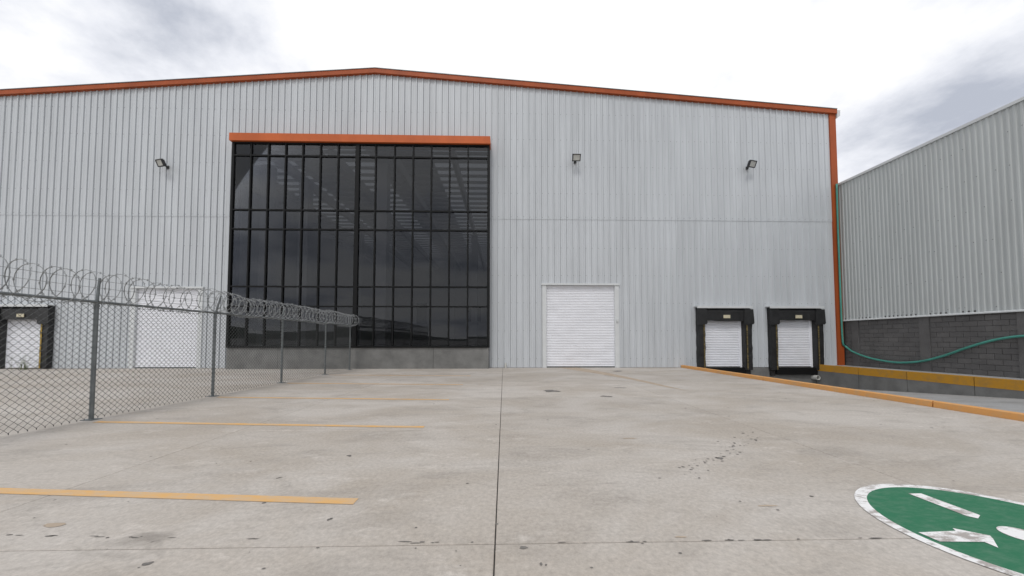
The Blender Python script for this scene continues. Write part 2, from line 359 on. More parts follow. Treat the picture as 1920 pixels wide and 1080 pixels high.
# openings in the cladding (x0,x1,z0,z1)
BY = D - 0.5
bl, br = P(429, 460, BY).x, P(917.5, 460, BY).x
bt = P(667, 254.5, BY).z; lint = P(667, 268.5, BY).z; sill = P(667, 652, BY).z
def rect(px0, px1, py0, py1, Y=D): 
    a_, c_ = P(px0, (py0 + py1) / 2, Y), P(px1, (py0 + py1) / 2, Y); m_x = (px0 + px1) / 2
    return [a_.x, c_.x, max(0, P(m_x, py1, Y).z), P(m_x, py0, Y).z]
doorR = rect(1024, 1153, 535, 687); doorR[2] = 0
doorL = rect(253, 372, 541, 691); doorL[2] = 0
def dock_rect(px0, px1): a_ = rect(px0, px1, 574, 690); a_[2] = 0; a_[3] = 3.05; return a_
dk1, dk2, dk0 = dock_rect(1305, 1404), dock_rect(1439, 1536), dock_rect(-2, 101)
openings = [[bl + 0.03, br - 0.03, -1, bt - 0.06], doorR, doorL] + [[d_[0] + 0.32, d_[1] - 0.32, -1, 2.45] for d_ in (dk0, dk1, dk2)]
JZ = P(700, 409, D).z
# ribbed panels: 3 ribs each, upper and lower tier
RH = 0.034; PITCH_R = 0.317; PW = 3 * PITCH_R
def profile(x0, x1):
    """(x, depth) break points of the rib profile"""
    pts = []; k = math.floor((x0 - XL) / PITCH_R) - 1
    while XL + k * PITCH_R < x1 + PITCH_R:
        c = XL + (k + 0.5) * PITCH_R
        pts += [(c - 0.038, 0.0), (c - 0.030, RH), (c + 0.030, RH), (c + 0.038, 0.0), (c + 0.0385, -0.035), (c + 0.056, -0.035), (c + 0.0565, 0.0), (c + 0.135, 0.0), (c + 0.1415, 0.007), (c + 0.150, 0.007), (c + 0.1565, 0.0)]
        k += 1
    pts = [p for p in pts if x0 < p[0] < x1]
    def dep(x):
        c = XL + (math.floor((x - XL) / PITCH_R) + 0.5) * PITCH_R; a_ = abs(x - c)
        return RH if a_ < 0.030 else (0.0 if a_ > 0.038 else RH * (0.038 - a_) / 0.008)
    return [(x0, dep(x0))] + pts + [(x1, dep(x1))], dep
def panel(x0, x1, z0f, z1f, yoff, name='cladding_panel'):
    xsb = {x0, x1}
    for o in openings:
        for x in (o[0], o[1]):
            if x0 < x < x1: xsb.add(x)
    if x0 < ridge.x < x1: xsb.add(ridge.x)
    pts, dep = profile(x0, x1)
    for x in xsb: pts.append((x, dep(x)))
    pts = sorted(set((round(p[0], 4), round(p[1], 4)) for p in pts))
    q = MB()
    for (xa, da), (xb, db) in zip(pts[:-1], pts[1:]):
        if xb - xa < 1e-4: continue
        xm = (xa + xb) / 2
        iv = [(z0f, None)]
        cuts = sorted([o for o in openings if o[0] <= xm <= o[1]], key=lambda o: o[2])
        segs = []; z = z0f; zt = 99
        for o in cuts:
            if o[3] <= z: continue
            if o[2] > z: segs.append((z, min(o[2], zt)))
            z = max(z, o[3])
        segs.append((z, zt))
        for (za_, zb_) in segs:
            ta, tb = min(zb_, z1f(xa)), min(zb_, z1f(xb))
            if ta - za_ < 0.005: continue
            q.add([(xa, D - yoff - da, za_), (xb, D - yoff - db, za_), (xb, D - yoff - db, tb), (xa, D - yoff - da, ta)], [(0, 1, 2, 3)])
    if q.f: q.obj(name, M['clad'], wh)
x = XL
while x < XR - 0.05:
    x1 = min(x + PW, XR)
    panel(x, x1, 0.012, lambda t: JZ + 0.03, 0.0)
    panel(x, x1, JZ, lambda t: top(t) - 0.12, 0.014)
    x = x1
# screw heads on the girt lines
q = MB()
k = 0
while XL + (k + 0.5) * PITCH_R < XR:
    c = XL + (k + 0.5) * PITCH_R + 0.085; k += 1
    for gz in (0.45, 1.85, 3.25, 4.65, 6.05, JZ + 0.12, 8.85, 10.25, 11.65, 13.0):
        if gz > top(c) - 0.5 or any(o[0] - 0.05 < c < o[1] + 0.05 and o[2] - 0.05 < gz < o[3] + 0.05 for o in openings): continue
        if rnd.random() < 0.05: continue
        yo = D - 0.002 - (0.014 if gz > JZ else 0); r_ = 0.015
        gz += rnd.uniform(-0.012, 0.012)
        q.add([(c + r_ * math.cos(t * math.pi / 3), yo, gz + r_ * math.sin(t * math.pi / 3)) for t in range(6)] + [(c, yo - 0.008, gz)],
              [((t + 1) % 6, t, 6) for t in range(6)])
tag(q.obj('screw_heads', M['screw'], wh), kind='stuff')
# roof edge, corner and roof
for sgn, xa, xb in ((-1, XL - 0.2, ridge.x), (1, ridge.x, XR + 0.03)):
    q = MB()
    za, zb = top(xa), top(xb)
    q.add([(xa, FY, za - FH), (xb, FY, zb - FH), (xb, FY, zb), (xa, FY, za), (xa, D + 0.02, za - FH), (xb, D + 0.02, zb - FH), (xb, D + 0.02, zb + 0.02), (xa, D + 0.02, za + 0.02)],
          [(0, 1, 2, 3), (0, 4, 5, 1), (3, 2, 6, 7), (0, 3, 7, 4), (1, 5, 6, 2)])
    q.obj('roof_fascia', M['orange'], wh)
    q = MB(); e_ = 0.015                                        # pale capping on top of it
    q.add([(xa, FY - 0.02, za + e_), (xb, FY - 0.02, zb + e_), (xb, D + 0.1, zb + e_ + 0.02), (xa, D + 0.1, za + e_ + 0.02),
           (xa, FY - 0.02, za - 0.02), (xb, FY - 0.02, zb - 0.02)], [(0, 1, 2, 3), (4, 5, 1, 0)])
    q.obj('edge_capping', M['galv'], wh)
MB().box(XR - 0.31, XR + 0.02, D - 0.075, D + 0.3, 0.0, top(XR) - FH + 0.01).obj('corner_trim', M['orange'], wh)
gx = XR + 0.04
MB().prism([(gx, top(XR) - 0.48), (gx + 0.16, top(XR) - 0.36), (gx + 0.17, top(XR) - 0.10), (gx + 0.19, top(XR) - 0.06), (gx, top(XR) - 0.06)], 'y', FY + 0.02, D + 40).obj('gutter', M['trim_white'], wh)
BACK = D + 42
sw = MB().box(XR - 0.1, XR, D + 0.02, BACK, 0, top(XR) - 0.4); sw.obj('side_wall', M['int_wall'], wh)
MB().box(XL, XL + 0.1, D + 0.02, BACK, 0, top(XL) - 0.4).obj('side_wall', M['int_wall'], wh)
MB().box(XL, XR, BACK, BACK + 0.1, 0, 15).obj('back_wall', M['int_wall'], wh)
MB().box(XL + 0.12, XR - 0.12, D + 0.05, BACK - 0.02, -0.015, -0.004).obj('interior_floor', M['int_floor'], wh)
# inner skin behind the ribs so that no light leaks, with the openings left free
def inner_skin():
    q = MB(); xb = sorted({XL + 0.11, ridge.x, XR - 0.11, *[v for o in openings for v in (o[0] - 0.02, o[1] + 0.02) if v > XL + 0.11]})
    for xa, xc in zip(xb[:-1], xb[1:]):
        xm = (xa + xc) / 2; z = 0.0
        for o in sorted([o for o in openings if o[0] - 0.03 < xm < o[1] + 0.03], key=lambda o: o[2]): z = max(z, o[3])
        y = D + 0.12
        q.add([(xa, y, z), (xc, y, z), (xc, y, top(xc) - 0.5), (xa, y, top(xa) - 0.5)], [(0, 3, 2, 1)])
    q.obj('inner_lining', M['int_wall'], wh)
inner_skin()
# roof with translucent strips, added to let daylight brighten the hall inside
def roof_strip(xa, xb, ya, yb_, m, name, par=wh, up=0.0):
    q = MB(); q.add([(xa, ya, top(xa) - 0.05 + up), (xb, ya, top(xb) - 0.05 + up), (xb, yb_, top(xb) - 0.05 + up), (xa, yb_, top(xa) - 0.05 + up)], [(0, 1, 2, 3)])
    return q.obj(name, m, par)
cuts = [XL, -25.2, -22.2, -18.4, -15.4, -12.8, -9.8, ridge.x, -5.4, -2.4, 0.6, 3.6, 8.5, 11.5, XR + 0.1]
roof_o = None
for i, (xa, xb) in enumerate(zip(cuts[:-1], cuts[1:])):
    if abs(xb - xa - 3) < 0.01 and xa != ridge.x: roof_strip(xa, xb, D + 1.5, BACK - 1, M['added_skylight'], 'added_skylight'); roof_strip(xa, xb, D, D + 1.5, M['int_steel'], 'roof_sheet')
    else: roof_strip(xa, xb, D, BACK, M['int_steel'], 'roof_sheet')
# interior steel: deep beams running back, joists across, columns
bz = 10.9
for xb in (-15.5, -12.3, -9.1, -5.9, -2.7, 0.5, 3.7):
    MB().box(xb - 0.11, xb + 0.11, D + 0.6, BACK - 0.1, bz, bz + 0.55).obj('roof_beam', M['int_steel'], wh)
jme = MB().box(-17.5, 6.0, -0.04, 0.04, 0, 0.16).mesh('joist', M['int_steel'])
for k in range(46): link('joist', jme, wh, (0, D + 1.2 + 0.85 * k, bz + 0.56))
for (cx, cy) in ((-12.9, 1.6), (-11.9, 3.4), (-6.55, 1.3), (-12.3, 12), (-2.7, 14), (3.7, 9), (-5.9, 22)):
    MB().box(cx - 0.28, cx + 0.28, D + cy - 0.25, D + cy + 0.25, 0, bz).obj('column', M['int_wall'], wh)
MB().box(-17.6, -17.45, D + 0.2, BACK, 0, 11.6).obj('partition', M['int_wall'], wh)
MB().box(6.0, 6.15, D + 0.2, BACK, 0, 11.6).obj('partition', M['int_wall'], wh)
q = MB().box(-16, 5, D + 30, D + 30.15, 0, 11.4).obj('partition', M['int_wall'], wh)
for (xa, xb, za, zb) in ((-5.0, -3.2, 3.9, 6.0), (-1.6, 3.2, 3.9, 6.0), (-12, -10.6, 3.6, 6.4)):
    MB().box(xa, xb, D + 29.9, D + 29.98, za, zb).obj('inner_window', M['black_alu'], wh)

# ---- glazed bay
fr = MB()
ex = 0.11
fr.box(bl, bl + ex, BY, BY + 0.16, sill, lint); fr.box(br - ex, br, BY, BY + 0.16, sill, lint)
fr.box(bl + ex, br - ex, BY, BY + 0.16, lint - 0.07, lint); fr.box(bl + ex, br - ex, BY - 0.03, BY + 0.16, sill, sill + 0.09)
gw = fr.obj('window_frame', M['black_alu'], wh)
MB().box(bl, bl + 0.05, BY + 0.16, D + 0.1, sill, bt - 0.05).obj('bay_cheek', M['black_alu'], wh)
MB().box(br - 0.05, br, BY + 0.16, D + 0.1, sill, bt - 0.05).obj('bay_cheek', M['black_alu'], wh)
MB().box(bl - 0.06, br + 0.04, BY - 0.12, D + 0.05, lint + 0.002, bt).obj('bay_fascia', M['orange_bay'], wh)
n_pl = 4; pxs = [bl + 0.02, P(520, 670, BY).x, P(655, 670, BY).x, P(812, 670, BY).x, br - 0.02]
for xa, xb in zip(pxs[:-1], pxs[1:]): MB().box(xa + 0.006, xb - 0.006, BY + 0.03, D + 0.1, 0, sill - 0.004).obj('plinth_panel', M['plinth'], wh)
cols = [bl + ex] + [P(v, 430, BY).x for v in (466, 499, 531.5, 564, 597.5, 631)] + [None] + [P(v, 430, BY).x for v in (702, 738, 773, 807.5, 842, 877)] + [br - ex]
cm0, cm1 = P(664, 430, BY).x, P(671.5, 430, BY).x
fr2 = MB().box(cm0, cm1, BY - 0.015, BY + 0.17, sill + 0.09, lint - 0.07).obj('centre_mullion', M['black_alu'], gw)
rowz = [sill + 0.09] + [P(667, v, BY).z for v in (574.5, 537.5, 430.5, 394.5, 293)] + [lint - 0.07]
edgesx = []
left_ = cols[:7] + [cm0]; right_ = [cm1] + cols[8:]
mw = 0.032
for seq in (left_, right_):
    for i in range(1, len(seq) - 1): MB().box(seq[i] - mw, seq[i] + mw, BY + 0.002, BY + 0.14, sill + 0.09, lint - 0.07).obj('mullion', M['black_alu'], gw)
    for z in rowz[1:-1]:
        for i in range(len(seq) - 1):
            a_ = seq[i] + (mw if i else 0); c_ = seq[i + 1] - (mw if i < len(seq) - 2 else 0)
            MB().box(a_, c_, BY + 0.006, BY + 0.135, z - 0.035, z + 0.035).obj('transom', M['black_alu'], gw)
    for i in range(len(seq) - 1):
        for z0_, z1_ in zip(rowz[:-1], rowz[1:]):
            a_ = seq[i] + (mw if i else 0) - 0.01; c_ = seq[i + 1] - (mw if i < len(seq) - 2 else 0) + 0.01
            ww, hh = (c_ - a_) / 2, (z1_ - z0_) / 2 - 0.025
            p = MB().box(-ww, ww, -0.006, 0.006, -hh, hh).obj('pane', M['glass'], gw)
            p.location = ((a_ + c_) / 2, BY + 0.07, (z0_ + z1_) / 2); p.rotation_euler = (R(rnd.gauss(0, 0.13)), 0, R(rnd.gauss(0, 0.13)))

# ---- roller doors
def curtain(x0, x1, z0, z1, y, pitch, name, par, dent=False):
    q = MB(); nz = int((z1 - z0) / pitch); pts = []
    for i in range(nz):
        zb = z0 + (z1 - z0) * i / nz; s = (z1 - z0) / nz
        pts += [(zb, 0.004), (zb + 0.14 * s, -0.026), (zb + 0.5 * s, -0.038), (zb + 0.86 * s, -0.026)]
    pts.append((z1, 0))
    nx = 12
    for i, (zz_, dd) in enumerate(pts):
        for j in range(nx + 1):
            xx = x0 + (x1 - x0) * j / nx; yy = y + dd
            if dent:                                            # pushed-in lower right
                yy += 0.035 * math.exp(-((xx - x0 - 0.62 * (x1 - x0)) ** 2) / 0.18 - ((zz_ - z0 - 0.45) ** 2) / 0.10) + 0.03 * math.exp(-((xx - x1 + .4) ** 2) / 0.15 - ((zz_ - z0 - 0.1) ** 2) / 0.03)
            q.v.append((xx, yy, zz_))
    for i in range(len(pts) - 1):
        for j in range(nx):
            a_ = i * (nx + 1) + j; q.f.append((a_, a_ + 1, a_ + nx + 2, a_ + nx + 1))
    return q.obj(name, M['shutter'], par)
def roller(o, dent, lock):
    x0, x1, z0, z1 = o
    cu = curtain(x0, x1, 0.05, z1, D + 0.10, 0.082, 'roller_door', wh, dent)
    MB().box(x0, x1, D + 0.06, D + 0.10, 0.004, 0.055).obj('bottom_bar', M['galv'], cu)
    for s in (0, 1):
        xa, xb = (x0 - 0.20, x0 + 0.012) if s == 0 else (x1 - 0.012, x1 + 0.20)
        MB().box(xa, xb, D - 0.055, D + 0.13, 0.004, z1).obj('jamb', M['trim_white'], cu)
    MB().box(x0 - 0.24, x1 + 0.24, D - 0.10, D + 0.13, z1, z1 + 0.09).obj('door_header', M['trim_white'], cu)
    if lock: MB().bevbox(x1 + 0.05, x1 + 0.15, D - 0.11, D - 0.056, 2.30, 2.48, 0.01).obj('lock_box', M['trim_white'], cu)
roller(doorR, True, True); roller(doorL, False, False)

# ---- dock doors with seals
def dock(o, pit, bright, droop):
    x0, x1, z0, z1 = o; pw = 0.34; dp = 0.24
    ix0, ix1 = x0 + pw, x1 - pw
    hz = 2.42
    cu = curtain(ix0 - 0.05, ix1 + 0.05, 0.03, hz + 0.2, D + 0.05, 0.085, 'dock_door', wh)
    for xa, xb in ((ix0 - 0.03, ix0 + 0.07), (ix1 - 0.13, ix1 + 0.03)): MB().box(xa, xb, D - 0.02, D + 0.04, 0.005, hz + 0.1).obj('door_jamb', M['shutter'], cu)
    # side pads: bowed, slightly crooked boxes
    hd_ = MB(); nseg = 10
    prof = []
    for i in range(nseg + 1):
        t = i / nseg; xx = x0 + (x1 - x0) * t
        sag = droop * math.sin(math.pi * t) * (0.5 + 0.5 * t) + rnd.uniform(-0.02, 0.02)
        prof.append((xx, sag))
    for i in range(nseg + 1):
        xx, sg = prof[i]; o_ = rnd.uniform(-0.02, 0.02)
        hd_.v += [(xx, D - 0.01, z1 - 0.02), (xx, D - dp * 0.72, z1 - 0.08), (xx, D - dp - 0.03 + o_, z1 - 0.22), (xx, D - dp - 0.02 - o_, hz - 0.02 - sg), (xx, D - dp + 0.08, hz - 0.03 - sg * 0.6), (xx, D - 0.01, hz + 0.02)]
    for i in range(nseg):
        for j in range(6): a_ = i * 6 + j; b_ = i * 6 + (j + 1) % 6; hd_.f.append((a_, b_, b_ + 6, a_ + 6))
    hd_.f += [tuple(range(6))[::-1], tuple(range(nseg * 6, nseg * 6 + 6))]
    seal = hd_.obj('dock_seal', M['vinyl'], wh)
    for s in (0, 1):
        xa, xb = (x0, ix0) if s == 0 else (ix1, x1)
        zb = -0.12 if pit else 0.02
        pd = MB(); ns = 12
        for i in range(ns + 1):
            z = zb + (hz + 0.15 - zb) * i / ns; w_ = rnd.uniform(-0.012, 0.012); f_ = rnd.uniform(-0.015, 0.015)
            inner = 0.06 * (1 if s == 0 else -1)
            pd.v += [(xa + (w_ if s == 0 else inner), D - 0.01, z), (xb + (inner if s == 0 else w_), D - 0.01, z), (xb + w_, D - dp + f_, z), (xa + w_, D - dp + f_, z)]
        for i in range(ns):
            for j in range(4): a_ = i * 4 + j; b_ = i * 4 + (j + 1) % 4; pd.f.append((a_, b_, b_ + 4, a_ + 4))
        pd.f += [(0, 1, 2, 3), (ns * 4 + 3, ns * 4 + 2, ns * 4 + 1, ns * 4)]
        pd.obj('side_pad', M['vinyl'], seal)
        sx = xb - 0.10 if s == 0 else xa + 0.04
        MB().box(sx, sx + 0.065, D - dp - 0.026, D - dp - 0.018, zb + 0.03, hz - 0.1).obj('guide_stripe', M['stripe'] if bright else M['stripe_dull'], seal)
        # flap at the upper corner
        fl = MB(); cx_ = (xa + xb) / 2
        fl.prism([(cx_ - 0.27, hz - 0.22), (cx_ - 0.2, hz - 0.28), (cx_ + 0.2, hz - 0.25), (cx_ + 0.26, hz - 0.18), (cx_ + 0.22, z1 - 0.12), (cx_ - 0.23, z1 - 0.12)], 'y', D - dp - 0.065, D - dp - 0.034)
        fl.obj('corner_flap', M['vinyl'], seal)
    MB().box(x0 - 0.08, x1 + 0.02, D - dp - 0.06, D + 0.0, z1 + 0.005, z1 + 0.05).obj('drip_cap', M['trim_white'], seal)
    MB().box(x0 - 0.08, x1 + 0.02, D - dp - 0.075, D - dp - 0.06, z1 - 0.07, z1 + 0.05).obj('drip_cap_lip', M['trim_white'], seal)
    cxm = (x0 + x1) / 2 + 0.06
    MB().box(cxm - 0.17, cxm + 0.17, D - dp - 0.062, D - dp - 0.045, hz + 0.06, hz + 0.22).obj('tag_plate', M['plate'], seal)
    if pit:
        lv = MB().box(ix0 - 0.05, ix1 + 0.05, D - 0.16, D - 0.02, -0.36, -0.01).obj('dock_leveler', M['black_alu'], wh)
        for xx in (ix0 - 0.3, ix1 + 0.08): MB().bevbox(xx, xx + 0.22, D - 0.12, D - 0.02, -0.42, -0.14, 0.02).obj('bumper', M['vinyl'], lv)
dock(dk1, True, False, 0.10); dock(dk2, True, False, 0.03); dock(dk0, False, True, 0.04)
MB().box(KX1 + 0.1, XR, D - 0.012, D + 0.2, -1.2, -0.004).obj('dock_wall', M['plinth'], wh)
# white stub pipe beside the bay
q = MB(); p0 = P(948, 686, D - 0.12); q.tube([(p0.x, p0.y, 0), (p0.x, p0.y, 0.24)], 0.05, 10)
tag(q.obj('vent_pipe', M['pvc'], smooth=False), 'short white pipe stub standing at the wall beside the glazed bay', 'pipe')

# ================================================================== FLOODLIGHTS
def floodlight(px, py, yaw, label):
    c = P(px, py, D - 0.42); rt = empty('floodlight', (c.x, D - 0.04, c.z)); tag(rt, label, 'floodlight', 'floodlights on the warehouse wall')
    w_, h_, t_ = 0.205, 0.165, 0.05
    rot = Matrix.Rotation(yaw, 4, 'Z') @ Matrix.Rotation(R(24), 4, 'X')
    off = Matrix.Translation((0.0, -0.36, 0.0)) @ rot
    def put(mb, name, m, par):
        mb.v = [tuple(off @ Vector(v)) for v in mb.v]; return mb.obj(name, m, par)
    hs = MB(); hs.box(-w_, w_, -t_ * 0.3, t_, -h_, h_)
    for i in range(7): xx = -0.18 + 0.06 * i; hs.box(xx - 0.008, xx + 0.008, t_, t_ + 0.05, -h_ * 0.8, h_ * 0.8)
    housing = put(hs, 'housing', M['lamp_body'], rt)
    fb = MB()
    for bx in ((-w_, w_, h_ - 0.035, h_), (-w_, w_, -h_, -h_ + 0.035), (-w_, -w_ + 0.035, -h_ + 0.035, h_ - 0.035), (w_ - 0.035, w_, -h_ + 0.035, h_ - 0.035)): fb.box(bx[0], bx[1], -t_, -t_ * 0.3 - 0.001, bx[2], bx[3])
    put(fb, 'bezel', M['lamp_body'], housing)
    put(MB().box(-w_ + 0.036, w_ - 0.036, -t_ * 0.6, -t_ * 0.32, -h_ + 0.036, h_ - 0.036), 'lens', M['lamp_glass'], housing)
    br_ = MB(); br_.box(-0.06, 0.06, -0.02, 0.035, -0.10, 0.04); br_.tube([(0, 0, -0.03), (0, -0.2, -0.05), (0, -0.31, 0.0)], 0.022, 6)
    br_.obj('bracket', M['lamp_body'], rt)
floodlight(300, 305, R(-16), 'floodlight turned aside on the wall beyond the fence')
floodlight(1081, 295, R(0), 'floodlight facing straight out above the wide roller door')
floodlight(1411, 307, R(14), 'floodlight turned aside above the two loading docks')

# ================================================================== NEIGHBOURING BUILDING
nb = empty('neighbouring_building', (0, 0, 0)); tag(nb, 'neighbouring shed with grey corrugated cladding above a dark block wall', 'building')
fz = PX(1750, 591.5, NX).z; tz = PX(1740, 268.5, NX).z; Y0, Y1 = -8.0, D + 6
pz = 0.10
MB().box(NX + 0.035, NX + 0.3, Y0, Y1, pz - 0.2, fz).obj('wall_core', M['mortar'], nb)
bw, bh = 0.40, 0.20
bm1 = MB().bevbox(0, 0, 0, 0, 0, 0, 0)
def block_mesh(L, m):
    q = MB(); g = 0.0045; z0, z1, y0, y1 = g, bh - g, g, L - g; c = 0.006
    q.add([(0.036, y0, z0), (0.036, y1, z0), (0.036, y1, z1), (0.036, y0, z1), (c, y0, z0), (c, y1, z0), (c, y1, z1), (c, y0, z1), (0, y0 + c, z0 + c), (0, y1 - c, z0 + c), (0, y1 - c, z1 - c), (0, y0 + c, z1 - c)],
          [(0, 4, 7, 3), (1, 2, 6, 5), (3, 7, 6, 2), (0, 1, 5, 4), (4, 5, 9, 8), (5, 6, 10, 9), (6, 7, 11, 10), (7, 4, 8, 11), (8, 9, 10, 11)])
    return q.mesh('block', m)
pil = [(PX(1605, 640, NX).y, 0.16), (PX(1735, 640, NX).y, 0.17), (PX(1925, 640, NX).y, 0.17)]
pil += [(pil[-1][0] - 2.75 * k, 0.17) for k in (1, 2, 3)]
meshes = {}
rows = int(math.ceil((fz - pz) / bh))
nblocks = 0
edges = sorted([D - 0.05] + [p[0] + p[1] for p in pil[:4]] + [p[0] - p[1] for p in pil[:4]])
for r_ in range(rows):
    bays = [(edges[i], edges[i + 1]) for i in range(0, len(edges) - 1) if not any(abs((edges[i] + edges[i + 1]) / 2 - p[0]) < 0.1 for p in pil)]
    for (ya, yb2) in bays:
        if yb2 < 8.0: continue
        y = ya - (0.2 if r_ % 2 else 0.0)
        while y < yb2 - 0.02:
            a_, c_ = max(y, ya), min(y + bw, yb2); L_ = round(c_ - a_, 2); y += bw
            if L_ < 0.05: continue
            key = (L_, rnd.random() < 0.3)
            if key not in meshes: meshes[key] = block_mesh(L_, M['block2'] if key[1] else M['block'])
            if nblocks < 298:
                o = link('block', meshes[key], nb, (NX + rnd.uniform(-0.003, 0.003), a_, pz + r_ * bh)); nblocks += 1
for (yy, hw) in pil: MB().bevbox(NX - 0.035, NX + 0.04, yy - hw, yy + hw, pz - 0.1, fz, 0.004).obj('pilaster', M['block'], nb)
# corrugated sheets, five corrugations to a sheet
cp = 0.165; y = Y1; rowsN = 0
while y > Y0:
    ya = max(Y0, y - cp * 5); q = MB(); pts = []
    t = y
    while t > ya + 1e-4:
        pts += [(t, 0.0), (t - 0.045, 0.0), (t - 0.07, 0.032), (t - 0.125, 0.032), (t - 0.15, 0.0)]; t -= cp
    pts.append((ya, 0.0))
    for (p1, d1), (p2, d2) in zip(pts[:-1], pts[1:]):
        q.add([(NX - d1, p1, fz + 0.02), (NX - d2, p2, fz + 0.02), (NX - d2, p2, tz), (NX - d1, p1, tz)], [(0, 1, 2, 3)])
    q.obj('corrugated_sheet', M['clad_n'], nb); y = ya
q = MB()
for k in range(150):
    yy = 7 + (k % 25) * 0.41 + rnd.uniform(-0.15, 0.15); rowz_ = (0.2, 1.4, 2.6, 3.8, 5.0, 6.2)[k // 25] + fz + rnd.uniform(-0.03, 0.03)
    if rnd.random() < 0.25: continue
    yy = D - cp * round((D - yy) / cp) - 0.0975 + (Y1 - D) % cp; r2 = 0.016
    q.add([(NX - 0.033, yy + r2 * math.cos(t * math.pi / 3), rowz_ + r2 * math.sin(t * math.pi / 3)) for t in range(6)] + [(NX - 0.042, yy, rowz_)], [((t + 1) % 6, t, 6) for t in range(6)])
tag(q.obj('screw_heads', M['screw'], nb), kind='stuff')
MB().prism([(NX - 0.11, fz - 0.04), (NX - 0.11, fz + 0.0), (NX + 0.02, fz + 0.05), (NX + 0.02, fz - 0.005), (NX - 0.095, fz - 0.04)][::-1], 'y', Y0, Y1).obj('sill_flashing', M['trim_white'], nb)
MB().box(NX - 0.07, NX + 0.2, Y0, Y1, tz - 0.06, tz + 0.05).obj('top_capping', M['trim_white'], nb)
MB().box(NX + 0.05, NX + 12, Y0, Y1, tz - 0.3, tz - 0.1).obj('roof', M['int_steel'], nb)
MB().box(NX + 0.04, NX + 0.1, Y0, Y1, fz, tz - 0.05).obj('sheeting_rail', M['mortar'], nb)

# ================================================================== RETAINING WALL OF THE WELL
rw = empty('retaining_wall', (WX, 10, -1)); tag(rw, 'low concrete wall with yellow painted band beside the sunken ramp', 'wall')
rw.location = (0, 0, 0)
ywl = [-6.4, -2.5, 1.3, 5.0, PX(1909, 715, WX).y - 0.62, PX(1826, 705, WX).y, PX(1700, 697, WX).y, PX(1609, 690, WX).y, D - 0.06]
ywl = sorted(ywl)
for ya, yb2 in zip(ywl[:-1], ywl[1:]):
    a_, c_ = ya + 0.008, yb2 - 0.008
    sg = MB().box(WX, WX + 0.2, a_, c_, -1.3, 0.145).obj('wall_segment', M['plinth'], rw)
    MB().box(WX - 0.005, WX + 0.19, a_, c_, -0.165, 0.149).obj('painted_band', M['band_paint'], sg)
# PVC drain stub through the wall
pc = P(1541, 713, D - 0.5); q = MB()
kx = [(0.115, 0), (0.115, -0.3), (0.095, -0.3), (0.095, -0.05)]
prev = None
for (r_, dy) in kx:
    ring = []
    for j in range(20):
        t = 2 * math.pi * j / 20; q.v.append((WX - 0.14 + r_ * math.cos(t), D + dy - 0.02, -0.50 + r_ * math.sin(t))); ring.append(len(q.v) - 1)
    if prev: q.f += [(prev[j], prev[(j + 1) % 20], ring[(j + 1) % 20], ring[j]) for j in range(20)]
    prev = ring
q.f.append(tuple(prev))
tag(q.obj('drain_pipe', M['pvc']), 'pale plastic drain pipe end poking out of the dock wall corner', 'pipe')

# ================================================================== TEAL HOSE
pts2 = [(1567, 352), (1569, 420), (1572, 500), (1575, 580), (1577, 625), (1579, 645), (1584, 650), (1600, 660), (1630, 671), (1665, 678), (1695, 680), (1730, 677), (1770, 667), (1810, 653), (1850, 641), (1890, 633), (1930, 630), (1990, 634), (2060, 650)]
raw = []
for i, (px, py) in enumerate(pts2):
    raw.append(PX(px, py, NX - 0.10) if i > 6 else P(px + 2, py, D - 0.14))
def smooth(pts, sub=5):
    o = []
    for i in range(len(pts) - 1):
        p0, p1, p2, p3 = pts[max(0, i - 1)], pts[i], pts[i + 1], pts[min(len(pts) - 1, i + 2)]
        for k in range(sub):
            t = k / sub; o.append(0.5 * ((2 * p1) + (p2 - p0) * t + (2 * p0 - 5 * p1 + 4 * p2 - p3) * t * t + (3 * p1 - p0 - 3 * p2 + p3) * t ** 3))
    return o + [pts[-1]]
q = MB(); raw[0].z = tz - 0.02
q.tube(smooth(raw), 0.044, 8)
tag(q.obj('hose', M['hose'], smooth=True), 'teal hose hanging down the corner and sagging along the block wall', 'hose')

# ================================================================== FENCE
FX = -7.22
fence = empty('chain_link_fence', (FX, 6, 0)); fence.location = (0, 0, 0)
tag(fence, 'grey chain link fence on steel posts dividing the yard', 'fence')
py_ = [0.6, 3.4, 6.2, 8.69, 11.3, 14.0, 16.2]
RZ = 2.07
for i, yy in enumerate(py_):
    q = MB(); q.tube([(FX, yy, 0), (FX, yy, RZ - 0.02)], 0.032 if i < 5 else 0.03, 10)
    po = q.obj('post', M['galv'], fence, smooth=False)
    MB().bevbox(FX - 0.10, FX + 0.10, yy - 0.08, yy + 0.08, 0.0, 0.014, 0.004).obj('base_plate', M['galv'], po)
    q = MB(); lean = 0.0 if i != 3 else 0.10
    q.tube([(FX, yy, RZ - 0.02), (FX + lean * 0.3, yy + 0.01, RZ + 0.1), (FX + lean, yy + 0.03, RZ + 0.43)], [0.026, 0.022, 0.018], 8); q.obj('extension_arm', M['galv'], po)
    q = MB(); q.tube([(FX, yy, RZ - 0.09), (FX, yy, RZ - 0.05)], 0.040, 10); q.obj('clamp', M['galv'], po)
